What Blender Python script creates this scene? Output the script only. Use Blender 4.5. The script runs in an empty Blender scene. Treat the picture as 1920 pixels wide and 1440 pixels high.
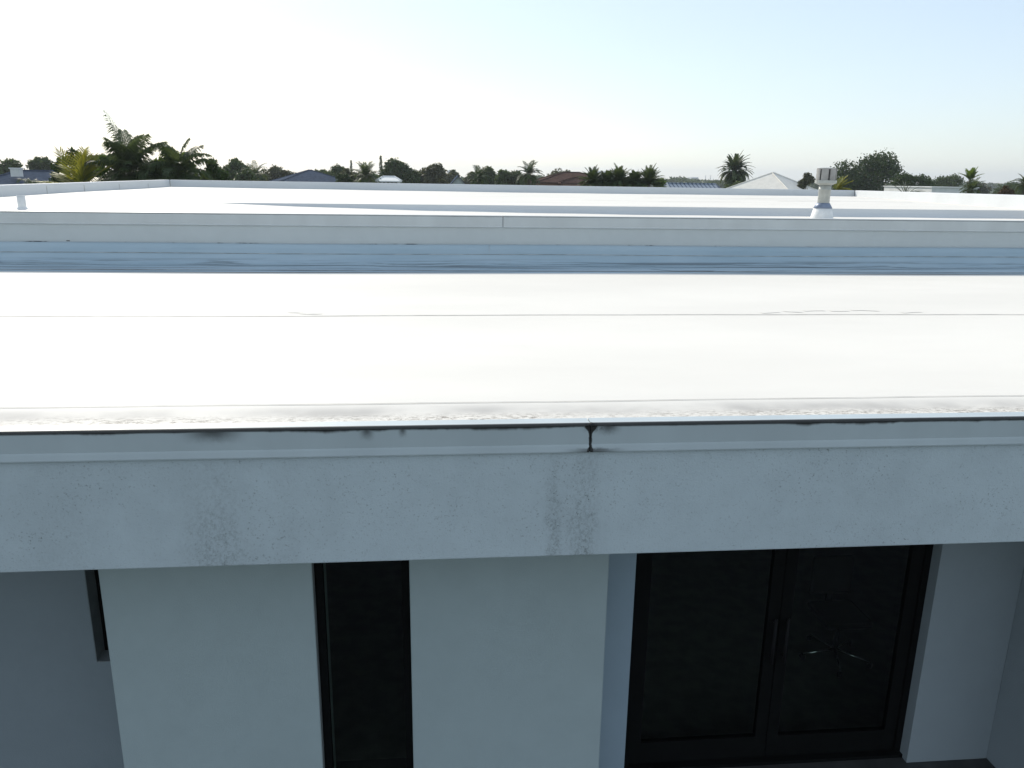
import bpy, math, random
import numpy as np
from mathutils import Vector, Matrix

# ------------------------------------------------------------------ camera, sky, sun, exposure
S = bpy.context.scene
C = S.collection
F, PITCH, ROLL, YAW, EYE = 1468.9, math.radians(14.703), .014209, math.radians(5.443), 4.5
fwd = Vector((math.sin(YAW)*math.cos(PITCH), math.cos(YAW)*math.cos(PITCH), -math.sin(PITCH)))
_r0 = Vector((math.cos(YAW), -math.sin(YAW), 0)); _u0 = _r0.cross(fwd)
rgt = _r0*math.cos(ROLL) + _u0*math.sin(ROLL); upv = _u0*math.cos(ROLL) - _r0*math.sin(ROLL)
cam = bpy.data.cameras.new('camera'); camo = bpy.data.objects.new('camera', cam); C.objects.link(camo)
cam.sensor_width = 36; cam.lens = F/1920*36; cam.clip_start = .05; cam.clip_end = 20000
M3 = Matrix((rgt, upv, -fwd)).transposed().to_4x4(); M3.translation = Vector((0, 0, EYE)); camo.matrix_world = M3
S.camera = camo

SUN_AZ, SUN_EL = math.radians(-24), math.radians(31)          # azimuth from +Y, positive to the right
w = bpy.data.worlds.new('World'); S.world = w; w.use_nodes = True
nt = w.node_tree; nt.nodes.clear()
sky = nt.nodes.new('ShaderNodeTexSky'); sky.sky_type = 'NISHITA'; sky.sun_disc = False
sky.sun_elevation = SUN_EL; sky.sun_rotation = SUN_AZ; sky.altitude = 0; sky.air_density = 1.0; sky.dust_density = .45; sky.ozone_density = 1.0
bg = nt.nodes.new('ShaderNodeBackground'); bg.inputs[1].default_value = .125
wo = nt.nodes.new('ShaderNodeOutputWorld'); # a thin milky veil of high cloud over the clear sky, with faint wisps
tc_ = nt.nodes.new('ShaderNodeTexCoord'); mp_ = nt.nodes.new('ShaderNodeMapping'); mp_.inputs['Scale'].default_value = (1, 1, 3.5)
ns_ = nt.nodes.new('ShaderNodeTexNoise'); ns_.inputs['Scale'].default_value = 2.2; ns_.inputs['Detail'].default_value = 5
mr_ = nt.nodes.new('ShaderNodeMapRange'); mr_.inputs[1].default_value = .3; mr_.inputs[2].default_value = .7; mr_.inputs[3].default_value = .50; mr_.inputs[4].default_value = .62
mixv = nt.nodes.new('ShaderNodeMix'); mixv.data_type = 'RGBA'; mixv.inputs[7].default_value = (4.55, 5.15, 5.75, 1)
nt.links.new(tc_.outputs['Generated'], mp_.inputs[0]); nt.links.new(mp_.outputs[0], ns_.inputs['Vector']); nt.links.new(ns_.outputs[0], mr_.inputs[0])
nt.links.new(mr_.outputs[0], mixv.inputs[0]); nt.links.new(sky.outputs[0], mixv.inputs[6]); nt.links.new(mixv.outputs[2], bg.inputs[0]); nt.links.new(bg.outputs[0], wo.inputs[0])
sl = bpy.data.lights.new('sun', 'SUN'); sl.energy = 3.0; sl.angle = math.radians(.5); sl.color = (1, .93, .81)
so = bpy.data.objects.new('sun', sl); C.objects.link(so)
sdir = Vector((math.sin(SUN_AZ)*math.cos(SUN_EL), math.cos(SUN_AZ)*math.cos(SUN_EL), math.sin(SUN_EL)))
so.rotation_euler = sdir.to_track_quat('Z', 'Y').to_euler(); so.location = (-30, 60, 60)
S.view_settings.view_transform = 'Standard'; S.view_settings.look = 'None'; S.view_settings.gamma = 1
S.view_settings.exposure = .42

rng = np.random.default_rng(7); random.seed(7)

def at(px, py, Y):
    """world point seen at photo pixel (px,py), at depth Y"""
    d = fwd + rgt*((px-960)/F) - upv*((py-720)/F)
    k = Y/d.y
    return Vector((d.x*k, Y, EYE + d.z*k))

# ------------------------------------------------------------------ node helpers
class N:
    def __init__(s, name):
        s.m = bpy.data.materials.new(name); s.m.use_nodes = True; s.t = s.m.node_tree
        s.p = s.t.nodes['Principled BSDF']; s.out = s.t.nodes['Material Output']
        s.co = s.t.nodes.new('ShaderNodeTexCoord').outputs['Object']; s._xyz = None
    def link(s, a, b): s.t.links.new(a, b)
    def put(s, sock, v):
        if hasattr(v, 'is_output'): s.link(v, sock)
        elif isinstance(v, tuple) and len(v) == 3 and sock.type == 'RGBA': sock.default_value = (*v, 1)
        else: sock.default_value = v
    def xyz(s):
        if not s._xyz:
            n = s.t.nodes.new('ShaderNodeSeparateXYZ'); s.link(s.co, n.inputs[0]); s._xyz = n.outputs
        return s._xyz
    def math(s, op, a, b=0., c=0., clamp=False):
        n = s.t.nodes.new('ShaderNodeMath'); n.operation = op; n.use_clamp = clamp
        s.put(n.inputs[0], a); s.put(n.inputs[1], b); s.put(n.inputs[2], c); return n.outputs[0]
    def noise(s, scale, detail=3, rough=.55, stretch=(1, 1, 1), off=(0, 0, 0)):
        mp = s.t.nodes.new('ShaderNodeMapping'); mp.inputs['Scale'].default_value = stretch; mp.inputs['Location'].default_value = off
        s.link(s.co, mp.inputs[0])
        n = s.t.nodes.new('ShaderNodeTexNoise'); n.inputs['Scale'].default_value = scale
        n.inputs['Detail'].default_value = detail; n.inputs['Roughness'].default_value = rough
        s.link(mp.outputs[0], n.inputs['Vector']); return n.outputs['Fac']
    def ramp(s, v, lo, hi, a=0., b=1.):
        n = s.t.nodes.new('ShaderNodeMapRange'); n.interpolation_type = 'SMOOTHSTEP'
        s.put(n.inputs[0], v); s.put(n.inputs[1], lo); s.put(n.inputs[2], hi); s.put(n.inputs[3], a); s.put(n.inputs[4], b)
        return n.outputs[0]
    def bump_at(s, v, c, half):
        """1 where |v-c| is 0, falling smoothly to 0 at half"""
        d = s.math('ABSOLUTE', s.math('SUBTRACT', v, c))
        return s.ramp(d, 0, half, 1, 0)
    def mix(s, f, a, b):
        n = s.t.nodes.new('ShaderNodeMix'); n.data_type = 'RGBA'
        s.put(n.inputs[0], f); s.put(n.inputs[6], a); s.put(n.inputs[7], b); return n.outputs[2]
    def bump(s, h, strength, dist=.01):
        n = s.t.nodes.new('ShaderNodeBump'); n.inputs['Strength'].default_value = strength; n.inputs['Distance'].default_value = dist
        s.put(n.inputs['Height'], h); s.link(n.outputs[0], s.p.inputs['Normal'])
    def col(s, v): s.put(s.p.inputs['Base Color'], v); return s
    def rough(s, v): s.put(s.p.inputs['Roughness'], v); return s

def plain(name, col, rough=.6, var=.15, scale=6., metal=0., bump=0., spec=.2):
    n = N(name)
    d = tuple(c*(1-var) for c in col); l = tuple(min(1, c*(1+var)) for c in col)
    n.col(n.mix(n.ramp(n.noise(scale, 4), .3, .7), d, l)).rough(rough)
    n.p.inputs['Metallic'].default_value = metal
    n.p.inputs['Specular IOR Level'].default_value = spec
    if bump: n.bump(n.noise(scale*12, 2), bump)
    return n.m

def leafmat(name, c1, c2, trans, tf=.35):
    n = N(name)
    a = n.t.nodes.new('ShaderNodeAttribute'); a.attribute_name = 'tint'
    base = n.mix(a.outputs['Fac'], c1, c2); n.col(base).rough(.5)
    n.p.inputs['Specular IOR Level'].default_value = .15
    tr = n.t.nodes.new('ShaderNodeBsdfTranslucent'); n.put(tr.inputs[0], n.mix(a.outputs['Fac'], tuple(c*.6 for c in trans), trans))
    mx = n.t.nodes.new('ShaderNodeMixShader'); mx.inputs[0].default_value = tf
    n.link(n.p.outputs[0], mx.inputs[1]); n.link(tr.outputs[0], mx.inputs[2]); n.link(mx.outputs[0], n.out.inputs[0])
    return n.m

# ------------------------------------------------------------------ mesh helpers
class MB:
    def __init__(s): s.v = []; s.f = []; s.n = 0
    def add(s, vs, fs):
        k = s.n; s.v.extend([tuple(p) for p in vs]); s.f.extend([tuple(i+k for i in f) for f in fs]); s.n += len(vs); return s
    def box(s, x0, x1, y0, y1, z0, z1):
        vs = [(x, y, z) for z in (z0, z1) for y in (y0, y1) for x in (x0, x1)]
        return s.add(vs, [(0, 2, 3, 1), (4, 5, 7, 6), (0, 1, 5, 4), (2, 6, 7, 3), (0, 4, 6, 2), (1, 3, 7, 5)])
    def pane(s, x0, x1, y, z0, z1): return s.add([(x0, y, z0), (x1, y, z0), (x1, y, z1), (x0, y, z1)], [(0, 1, 2, 3)])
    def prism(s, poly, p0, p1):
        """closed section poly [(y,z)...] run along X from p0 to p1"""
        n = len(poly)
        vs = [(p0, y, z) for y, z in poly]+[(p1, y, z) for y, z in poly]
        fs = [(i, (i+1) % n, n+(i+1) % n, n+i) for i in range(n)]+[tuple(range(n))[::-1], tuple(range(n, 2*n))]
        return s.add(vs, fs)
    def wallseg(s, a, b, za0, za1, zb0, zb1, t):
        """a thick wall from a to b (xy); bottoms and tops at both ends; thickness t to the left of a->b"""
        d = Vector((b[0]-a[0], b[1]-a[1])).normalized(); nx, ny = -d.y*t, d.x*t
        vs = [(a[0], a[1], za0), (b[0], b[1], zb0), (b[0]+nx, b[1]+ny, zb0), (a[0]+nx, a[1]+ny, za0),
              (a[0], a[1], za1), (b[0], b[1], zb1), (b[0]+nx, b[1]+ny, zb1), (a[0]+nx, a[1]+ny, za1)]
        return s.add(vs, [(3, 2, 1, 0), (4, 5, 6, 7), (0, 1, 5, 4), (1, 2, 6, 5), (2, 3, 7, 6), (3, 0, 4, 7)])
    def tube(s, pts, rad, sides=8, cap=True):
        pts = [Vector(p) for p in pts]; k = s.n; m = len(pts)
        for i, p in enumerate(pts):
            t = (pts[min(i+1, m-1)]-pts[max(i-1, 0)]).normalized()
            a = t.orthogonal().normalized() if abs(t.z) < .9 else t.cross(Vector((0, 1, 0))).normalized()
            b = t.cross(a)
            for j in range(sides):
                q = 2*math.pi*j/sides; s.v.append(tuple(p+(a*math.cos(q)+b*math.sin(q))*rad[i]))
        for i in range(m-1):
            for j in range(sides):
                j2 = (j+1) % sides
                s.f.append((k+i*sides+j, k+i*sides+j2, k+(i+1)*sides+j2, k+(i+1)*sides+j))
        if cap:
            s.f.append(tuple(k+j for j in range(sides))[::-1]); s.f.append(tuple(k+(m-1)*sides+j for j in range(sides)))
        s.n += m*sides; return s
    def lathe(s, c, prof, sides=24):
        """prof [(r,z)...] turned about the vertical through c"""
        k = s.n; m = len(prof)
        for r, z in prof:
            for j in range(sides):
                q = 2*math.pi*j/sides; s.v.append((c[0]+r*math.cos(q), c[1]+r*math.sin(q), c[2]+z))
        for i in range(m-1):
            for j in range(sides):
                j2 = (j+1) % sides
                s.f.append((k+i*sides+j, k+i*sides+j2, k+(i+1)*sides+j2, k+(i+1)*sides+j))
        s.f.append(tuple(k+(m-1)*sides+j for j in range(sides)))
        s.n += m*sides; return s
    def grid(s, fn, us, vs_):
        k = s.n; nu, nv = len(us), len(vs_)
        for b in vs_:
            for a in us: s.v.append(tuple(fn(a, b)))
        for j in range(nv-1):
            for i in range(nu-1):
                s.f.append((k+j*nu+i, k+j*nu+i+1, k+(j+1)*nu+i+1, k+(j+1)*nu+i))
        s.n += nu*nv; return s
    def build(s, name, mat, parent=None, smooth=False, bevel=0., tint=None):
        me = bpy.data.meshes.new(name); me.from_pydata(s.v, [], s.f); me.update()
        if smooth: me.polygons.foreach_set('use_smooth', [True]*len(me.polygons))
        if mat: me.materials.append(mat)
        if tint is not None:
            at_ = me.attributes.new('tint', 'FLOAT', 'FACE'); at_.data.foreach_set('value', np.asarray(tint, dtype=np.float32))
        o = bpy.data.objects.new(name, me); C.objects.link(o)
        if parent: o.parent = parent; o.matrix_parent_inverse = Matrix.Translation(parent.location).inverted()
        if bevel:
            b = o.modifiers.new('bevel', 'BEVEL'); b.width = bevel; b.segments = 2; b.limit_method = 'ANGLE'
        return o

def tag(o, label=None, cat=None, group=None, kind=None):
    for k, v in (('label', label), ('category', cat), ('group', group), ('kind', kind)):
        if v: o[k] = v
    return o
def thing(name, label, cat, loc=(0, 0, 0), group=None):
    o = bpy.data.objects.new(name, None); C.objects.link(o); o.location = loc; o.empty_display_size = .2
    return tag(o, label, cat, group)

# ------------------------------------------------------------------ materials of the house
X_JOINT = at(1106, 825, 4).x; X_UJOINT = at(943, 417, 12).x
Z_EDGE, Z_COPB, Z_FASB = 3.2176, 3.0576, 2.4324

def stucco(name, base, streaks=(), speck=.5, zlo=0, zhi=1, big=.05):
    n = N(name); x, y, z = n.xyz()
    big_ = n.ramp(n.math('ADD', n.math('MULTIPLY', n.noise(1.1, 4), .5), n.math('MULTIPLY', n.noise(5.5, 5, .65), .5)), .34, .64)
    c = n.mix(big_, tuple(v*(1-big) for v in base), base)
    dirt = n.ramp(n.noise(85, 3, .7), .57, .74)
    patch = n.ramp(n.noise(2.3, 3, .6, off=(3, 0, 1)), .35, .75, .25, 1)
    dirt = n.math('MULTIPLY', n.math('MULTIPLY', dirt, patch), speck)
    c = n.mix(dirt, c, (.10, .105, .10))
    for xc, half, amt in streaks:                                  # rain streaks that grow towards the bottom edge
        xx = n.math('ADD', x, n.math('MULTIPLY', n.math('SUBTRACT', n.noise(5, 2, off=(xc, 0, 0)), .5), .12))
        m = n.bump_at(xx, xc, half)
        g = n.math('MULTIPLY', n.ramp(z, zlo, zhi, 1, .35), n.ramp(n.noise(7, 3, .6, stretch=(1, 1, .35), off=(xc, 1, 2)), .25, .7, .3, 1))
        gr = n.ramp(n.noise(75, 4, .8, stretch=(1, 1, .8)), .40, .70, .12, 1)
        m = n.math('MULTIPLY', n.math('MULTIPLY', n.math('MULTIPLY', m, g), gr), amt)
        c = n.mix(m, c, (.09, .095, .09))
    n.col(c).rough(.85); n.bump(n.noise(110, 3, .6), .35, .006); n.p.inputs['Specular IOR Level'].default_value = .2
    return n.m

fas_streaks = [(at(1036, 950, 4).x, .055, .75), (at(1098, 950, 4).x, .11, .95), (at(405, 1000, 4).x, 0.28, .62), (at(540, 1010, 4).x, .10, .25), (at(120, 960, 4).x, .25, .2), (at(1075, 1030, 4).x, .3, .25)]
M_FASCIA = stucco('fascia stucco', (.53, .60, .63), fas_streaks, .95, Z_FASB, Z_COPB, .10)
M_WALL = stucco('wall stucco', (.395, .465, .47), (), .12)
M_WALL2 = stucco('shaded wall stucco', (.28, .32, .34), (), .12)  # darkened copy of the pier stucco, shade and vignette put into the colour
M_WALL3 = stucco('shaded recess stucco', (.25, .29, .31), (), .12)  # darker copy of the wall stucco, shade of the recess included in its colour
M_UPWALL = stucco('parapet stucco', (.57, .60, .59), (), .35)
M_STRIP = stucco('shaded strip stucco', (.32, .40, .46), (), .12)  # bluish shade of the set-back strip mixed into the stucco colour
M_SOFFIT = plain('soffit paint', (.7, .7, .68), .8, .05)

def coping_mat(name, base, xj, ztop, zbot, dark, funnel=True, xblots=()):
    n = N(name); x, y, z = n.xyz()
    c = n.mix(n.ramp(n.noise(2.0, 4, stretch=(1, 1, .3)), .3, .75), tuple(v*.9 for v in base), base)
    face = n.ramp(y, 4.02 if funnel else 12.02, 3.99 if funnel else 11.99)      # only the upright face collects it
    wob = n.math('MULTIPLY', n.ramp(n.noise(2.2, 5, .7, stretch=(1, 1, 0.2)), .45, .85), .028 if funnel else .012)
    edge = n.ramp(n.math('SUBTRACT', ztop, z), n.math('ADD', n.math('MULTIPLY', wob, .5), .004), n.math('ADD', wob, .019), 1, 0)
    m = n.math('MULTIPLY', edge, dark)
    for xb, hb, db in xblots:
        bl = n.math('MULTIPLY', n.bump_at(x, xb, hb), n.ramp(z, n.math('ADD', ztop-.02-db, n.math('MULTIPLY', n.noise(40, 3), -.05)), ztop-.012, 0, 1))
        m = n.math('MAXIMUM', m, n.math('MULTIPLY', bl, .8))
    if funnel:
        xx = n.math('ADD', x, n.math('MULTIPLY', n.math('SUBTRACT', n.noise(38, 3), .5), .014))
        h = n.math('SUBTRACT', ztop, z)
        wd = n.math('ADD', .0082, n.ramp(h, .005, .058, .030, 0))
        wd = n.math('ADD', wd, n.ramp(h, .125, .152, 0, .012))
        d = n.math('ABSOLUTE', n.math('SUBTRACT', xx, xj+.002))
        m = n.math('MAXIMUM', m, n.ramp(n.math('DIVIDE', d, wd), .8, 1.25, 1, 0))
        low = n.math('MULTIPLY', n.bump_at(xx, xj+.03, .20), n.ramp(n.math('ADD', h, n.math('MULTIPLY', n.noise(30, 3), .03)), .145, .162))
        m = n.math('MAXIMUM', m, n.math('MULTIPLY', low, .75))
        sm = n.math('MULTIPLY', n.bump_at(xx, xj+.06, .13), n.ramp(h, .02, .06, 1, 0))
        m = n.math('MAXIMUM', m, n.math('MULTIPLY', n.math('MULTIPLY', sm, n.ramp(n.noise(50, 3), .4, .6)), .7))
    sp = n.ramp(n.noise(120, 2, .6), .72, .78, 0, .35)
    m = n.math('MULTIPLY', n.math('MAXIMUM', m, sp), face)
    n.col(n.mix(m, c, (.022, .021, .02))).rough(.5); n.bump(n.noise(3, 3, stretch=(1, 1, .2)), .12, .01)
    return n.m
M_COPE = coping_mat('edge metal', (.51, .575, .60), X_JOINT, Z_EDGE, Z_COPB, .97, True,
                    [(at(400, 810, 4).x, .20, .045), (at(688, 810, 4).x, .05, .04), (at(755, 806, 4).x, .03, .025), (at(1140, 806, 4).x, .09, .03)])
M_UCOPE = coping_mat('upper edge metal', (.59, .615, .605), X_UJOINT, 3.949, 3.779, .45, False)

def membrane(name, base=(.85, .815, .75), dirt_band=None, wr=.25):
    n = N(name); x, y, z = n.xyz()
    c = n.mix(n.ramp(n.noise(.7, 5, .6, stretch=(.35, 1, 1)), .3, .75), tuple(v*.93 for v in base), base)
    st = n.ramp(n.noise(9, 4, .7, stretch=(.12, 1, 1)), .62, .8, 0, .12)
    c = n.mix(st, c, (.45, .43, .40))
    if dirt_band:
        y0, y1 = dirt_band
        cen = n.math('ADD', y0+(y1-y0)*.40, n.math('MULTIPLY', n.math('SUBTRACT', n.noise(1.3, 3), .5), .10))
        band = n.math('MULTIPLY', n.bump_at(y, cen, .15), n.ramp(n.noise(.9, 3, off=(4, 0, 0)), .30, .58, .45, 1))
        fl = n.ramp(n.noise(48, 6, .85, stretch=(.5, 1, 1)), .44, .64)
        c = n.mix(n.math('MULTIPLY', n.math('MULTIPLY', band, fl), 1.), c, (.14, .11, .085))
        soft = n.math('MULTIPLY', n.bump_at(y, y0+(y1-y0)*.68, .17), n.ramp(n.noise(1.6, 3, off=(9, 0, 0)), .3, .65, .2, 1))
        c = n.mix(n.math('MULTIPLY', soft, .6), c, (.33, .32, .31))
        r2 = n.math('MULTIPLY', n.bump_at(y, n.math('ADD', y0+.075, n.math('MULTIPLY', n.noise(2, 3), .03)), .014), n.ramp(n.noise(12, 4, .7), .45, .65))
        c = n.mix(n.math('MULTIPLY', r2, .7), c, (.2, .18, .17))
    n.col(c).rough(.65); n.p.inputs['Specular IOR Level'].default_value = .06; n.bump(n.noise(2.5, 4, .6, stretch=(.25, 1, 1)), wr, .02)
    return n.m
M_ROOF = membrane('roof membrane', dirt_band=(4.0, 4.46))
M_DECK = membrane('upper roof membrane', wr=.3)
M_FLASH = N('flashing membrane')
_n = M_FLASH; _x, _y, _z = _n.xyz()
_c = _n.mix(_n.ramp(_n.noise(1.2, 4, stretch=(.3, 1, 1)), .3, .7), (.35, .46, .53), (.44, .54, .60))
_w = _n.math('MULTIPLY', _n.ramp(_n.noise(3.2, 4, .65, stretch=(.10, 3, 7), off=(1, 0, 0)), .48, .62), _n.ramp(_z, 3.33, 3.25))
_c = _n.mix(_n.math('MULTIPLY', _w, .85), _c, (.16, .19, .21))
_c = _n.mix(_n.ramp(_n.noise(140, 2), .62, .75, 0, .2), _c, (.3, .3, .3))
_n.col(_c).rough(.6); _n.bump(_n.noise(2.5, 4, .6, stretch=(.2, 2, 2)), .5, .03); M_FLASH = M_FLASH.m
M_SEAM = plain('lap seam', (.40, .40, .39), .7, .35, 4)
M_SEAMD = N('termination line'); M_SEAMD.col(M_SEAMD.mix(M_SEAMD.ramp(M_SEAMD.noise(2.2, 4, .7, stretch=(1, .1, .1)), .55, .70), (.46, .50, .52), (.10, .11, .12))).rough(.8); M_SEAMD = M_SEAMD.m
M_TAR = plain('old sealant', (.03, .03, .03), .8, .3, 30)
M_FRAME = plain('dark bronze frame', (.007, .0075, .0075), .6, .1, 10, spec=.04)
M_JAMB = plain('grey window return', (.22, .24, .24), .6, .1, 8)
M_ROOM = plain('dark interior paint', (.17, .19, .17), .8, .1)
M_ROOMF = plain('dark interior floor', (.12, .118, .10), .35, .2, spec=.4)
M_STEEL = plain('pale painted steel', (.8, .8, .8), .4, .05, 20, 0., 0., .8)
M_PVC = plain('white pipe', (.78, .78, .76), .5, .06, 12)
M_GALV = plain('painted vent metal', (.42, .43, .40), .45, .10, 9, .15)
M_DARKV = plain('vent inside', (.12, .12, .12), .8, .2)
M_STORM = plain('storm collar', (.20, .24, .32), .45, .12, 10, .3)
gl = N('tinted glass'); gl.t.nodes.remove(gl.p)
_tr = gl.t.nodes.new('ShaderNodeBsdfTransparent'); _tr.inputs[0].default_value = (.68, .76, .70, 1)
_gs = gl.t.nodes.new('ShaderNodeBsdfGlossy'); _gs.inputs[0].default_value = (.9, .95, .95, 1); _gs.inputs[1].default_value = .02
_fr = gl.t.nodes.new('ShaderNodeFresnel'); _fr.inputs[0].default_value = 1.5
_mx = gl.t.nodes.new('ShaderNodeMixShader'); gl.link(_fr.outputs[0], _mx.inputs[0]); gl.link(_tr.outputs[0], _mx.inputs[1]); gl.link(_gs.outputs[0], _mx.inputs[2])
gl.link(_mx.outputs[0], gl.out.inputs[0]); M_GLASS = gl.m

# ------------------------------------------------------------------ ground
gm = N('lawn'); _a = gm.ramp(gm.noise(.08, 5), .3, .7); _b = gm.ramp(gm.noise(14, 4), .3, .7)
gm.col(gm.mix(_b, gm.mix(_a, (.05, .075, .025), (.085, .10, .04)), (.035, .05, .02))).rough(.9)
tag(MB().grid(lambda a, b: (a, b, -.02), np.linspace(-2600, 2600, 9), np.linspace(-300, 4200, 9)).build('ground', gm.m), kind='structure')
pm = N('patio tile'); pm.col(pm.mix(pm.ramp(pm.noise(3, 5), .3, .7), (.035, .036, .036), (.06, .06, .058))).rough(.6)
tag(MB().box(-9.2, 11.5, -2.5, 11, -.016, 0).build('patio', pm.m), kind='structure')

# ------------------------------------------------------------------ the house
HOUSE = thing('modern_house', 'flat roofed modern white stucco house, its membrane roof and dark glass door filling the foreground', 'house', (1, 12, 0))
XL, XR = -9.2, 11.6
# lower roof: a membrane field that lifts a little towards the front edge
def roof_z(x, y):
    e = max(0., min(1., (4.46-y)/.40)); lift = .018*math.sin(e*math.pi/2)
    return Z_EDGE - .006 + lift*0 + .004*math.sin(x*.7)*(y > 4.6) - .010*math.sin(math.pi*e)
ys = [4.03, 4.1, 4.2, 4.3, 4.4, 4.46, 4.7, 5.5, 6.5, 7.5, 8.5, 9.5, 10.5, 11.6]
lr = MB().grid(lambda x, y: (x, y, roof_z(x, y)), np.linspace(XL, XR, 60), ys).build('lower_roof', M_ROOF, HOUSE, True)
def seam(name, y, half, mat, zfun, x0=XL, x1=XR, wob=.006, parent=None, lift=.004):
    xs = np.linspace(x0, x1, 160); wv = [wob*(math.sin(x*1.3+y)+.6*math.sin(x*4.1+y*3)) for x in xs]
    d = dict(zip(xs, wv))
    return MB().grid(lambda x, s: (x, y+d[x]+s*half, zfun(x, y+s*half)+lift), xs, [-1, 1]).build(name, mat, parent)
seam('lap_seam', 7.497, .009, M_SEAM, roof_z, parent=lr)
seam('lap_seam', 4.462, .0035, M_SEAM, roof_z, parent=lr, wob=.004)
# small wrinkles in the sheet beside the middle seam
def wrinkle(x0, x1, y, h, k):
    xs = np.linspace(x0, x1, 40); r = np.random.default_rng(k)
    ph = r.uniform(0, 6, 3)
    def fn(x, s):
        e = math.sin(math.pi*(x-x0)/(x1-x0))
        yy = y+.03*math.sin(x*5+ph[0])+.015*math.sin(x*17+ph[1])+s*.03
        zz = max(0, 1-abs(s))*h*.7*e*max(0, .25+.75*math.sin(x*31+ph[2])*math.sin(x*13+ph[1]))
        return (x, yy, roof_z(x, y)+.003+zz)
    return MB().grid(fn, xs, [-1, -.5, 0, .5, 1]).build('membrane_wrinkle', M_ROOF, lr, True)
for px0, px1, py, h in [(540, 566, 587, .012), (562, 604, 587.5, .014), (1425, 1462, 588, .007), (1470, 1500, 587, .008), (1508, 1548, 586.5, .009), (1556, 1590, 586.2, .009), (1598, 1645, 586, .009), (1690, 1730, 588, .006)]:
    ya = 7.497+(590.5-py)*.055
    wrinkle(at(px0, py, ya).x, at(px1, py, ya).x, ya, h, int(px0))

# fascia with its soffit, edge metal in two lengths that meet at the stained joint
MB().box(XL, XR, 4.006, 4.16, Z_FASB, Z_COPB+.02).build('fascia_band', M_FASCIA, HOUSE, bevel=.006)
MB().box(XL, XR, 4.165, 4.99, Z_FASB+.01, Z_FASB+.05).build('soffit', M_SOFFIT, HOUSE)
MB().box(XL, XR, 4.165, 11.9, Z_FASB+.06, Z_EDGE-.05).build('roof_slab', M_SOFFIT, HOUSE)
cop_prof = [(4.10, Z_EDGE+.002), (4.10, Z_EDGE-.03), (4.008, Z_EDGE-.03), (4.008, Z_COPB), (3.990, Z_COPB), (3.989, Z_COPB+.006), (3.9935, Z_COPB+.034), (3.996, Z_COPB+.045),
            (3.990, Z_EDGE-.014), (3.985, Z_EDGE-.006), (3.987, Z_EDGE+.003), (3.994, Z_EDGE+.007), (4.005, Z_EDGE+.006), (4.03, Z_EDGE+.003)]
MB().prism(cop_prof, XL, X_JOINT-.0035).build('edge_coping', M_COPE, HOUSE)
MB().prism([(y-.001, z+.001) for y, z in cop_prof], X_JOINT+.0035, XR).build('edge_coping', M_COPE, HOUSE)
MB().box(X_JOINT-.03, X_JOINT+.03, 3.9985, 4.007, Z_COPB+.002, Z_EDGE-.005).build('joint_sealant', M_TAR, HOUSE)
bb = MB()                                                             # sealant squeezed out over the joint's top
bb.lathe((X_JOINT+.004, 3.992, Z_EDGE-.012), [(.002, 0), (.014, .004), (.017, .012), (.012, .019), (.004, .022)], 12)
bb.build('sealant_blob', M_TAR, HOUSE, True)

# ground floor: two piers, slot window between them, recessed wall at left, wall and glass doors at right
def X(px, py, y): return at(px, py, y).x
RY_ = 5.17; PY = 4.6                                                              # pier face
p1l, p1r = X(183, 1070, PY), X(584, 1058, PY)
p2l, p2r = X(767, 1055, PY), X(1143, 1042, PY)
for a, b in ((p1l, p1r), (p2l, p2r)):
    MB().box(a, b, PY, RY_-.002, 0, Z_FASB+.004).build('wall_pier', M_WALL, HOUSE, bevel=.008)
def window(name, x0, x1, z0, z1, y, fr=.05, mull=()):
    f = MB()
    f.box(x0, x0+fr, y, y+.06, z0, z1); f.box(x1-fr, x1, y, y+.06, z0, z1)
    f.box(x0+fr, x1-fr, y+.001, y+.059, z0, z0+fr); f.box(x0+fr, x1-fr, y+.001, y+.059, z1-fr, z1)
    for m in mull: f.box(m-fr/2, m+fr/2, y+.002, y+.058, z0+fr, z1-fr)
    wf = f.build('window_frame', M_FRAME, HOUSE); return wf
f = window('slot', p1r+.002, p2l-.002, .0, Z_FASB, PY+.075)
MB().pane(p1r+.052, p2l-.052, PY+.10, .05, Z_FASB-.05).build('pane', M_GLASS, f)
MB().box(p1r, p1r+.001, PY+.01, PY+.07, 0, Z_FASB).build('window_return', M_JAMB, HOUSE)
# recessed wall at left with a narrow window
RY = 5.17
wx0, wz0 = X(181, 1241, RY), at(181, 1241, RY).z
wx1 = wx0+.62
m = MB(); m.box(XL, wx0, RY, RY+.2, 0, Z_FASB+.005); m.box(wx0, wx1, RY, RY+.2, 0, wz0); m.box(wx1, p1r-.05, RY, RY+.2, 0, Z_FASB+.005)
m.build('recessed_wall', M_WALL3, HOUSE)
m = MB(); m.box(wx0, wx0+.004, RY+.002, RY+.15, wz0, Z_FASB); m.box(wx0+.004, wx1, RY-.004, RY+.15, wz0, wz0+.004); m.build('window_return', M_JAMB, HOUSE)
f = MB().box(wx0+.004, wx0+.04, RY+.14, RY+.19, wz0, Z_FASB).box(wx0+.04, wx1, RY+.141, RY+.189, wz0+.004, wz0+.05).build('window_frame', M_FRAME, HOUSE)
MB().pane(wx0+.04, wx1, RY+.16, wz0+.05, Z_FASB).build('pane', M_GLASS, f)
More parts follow.
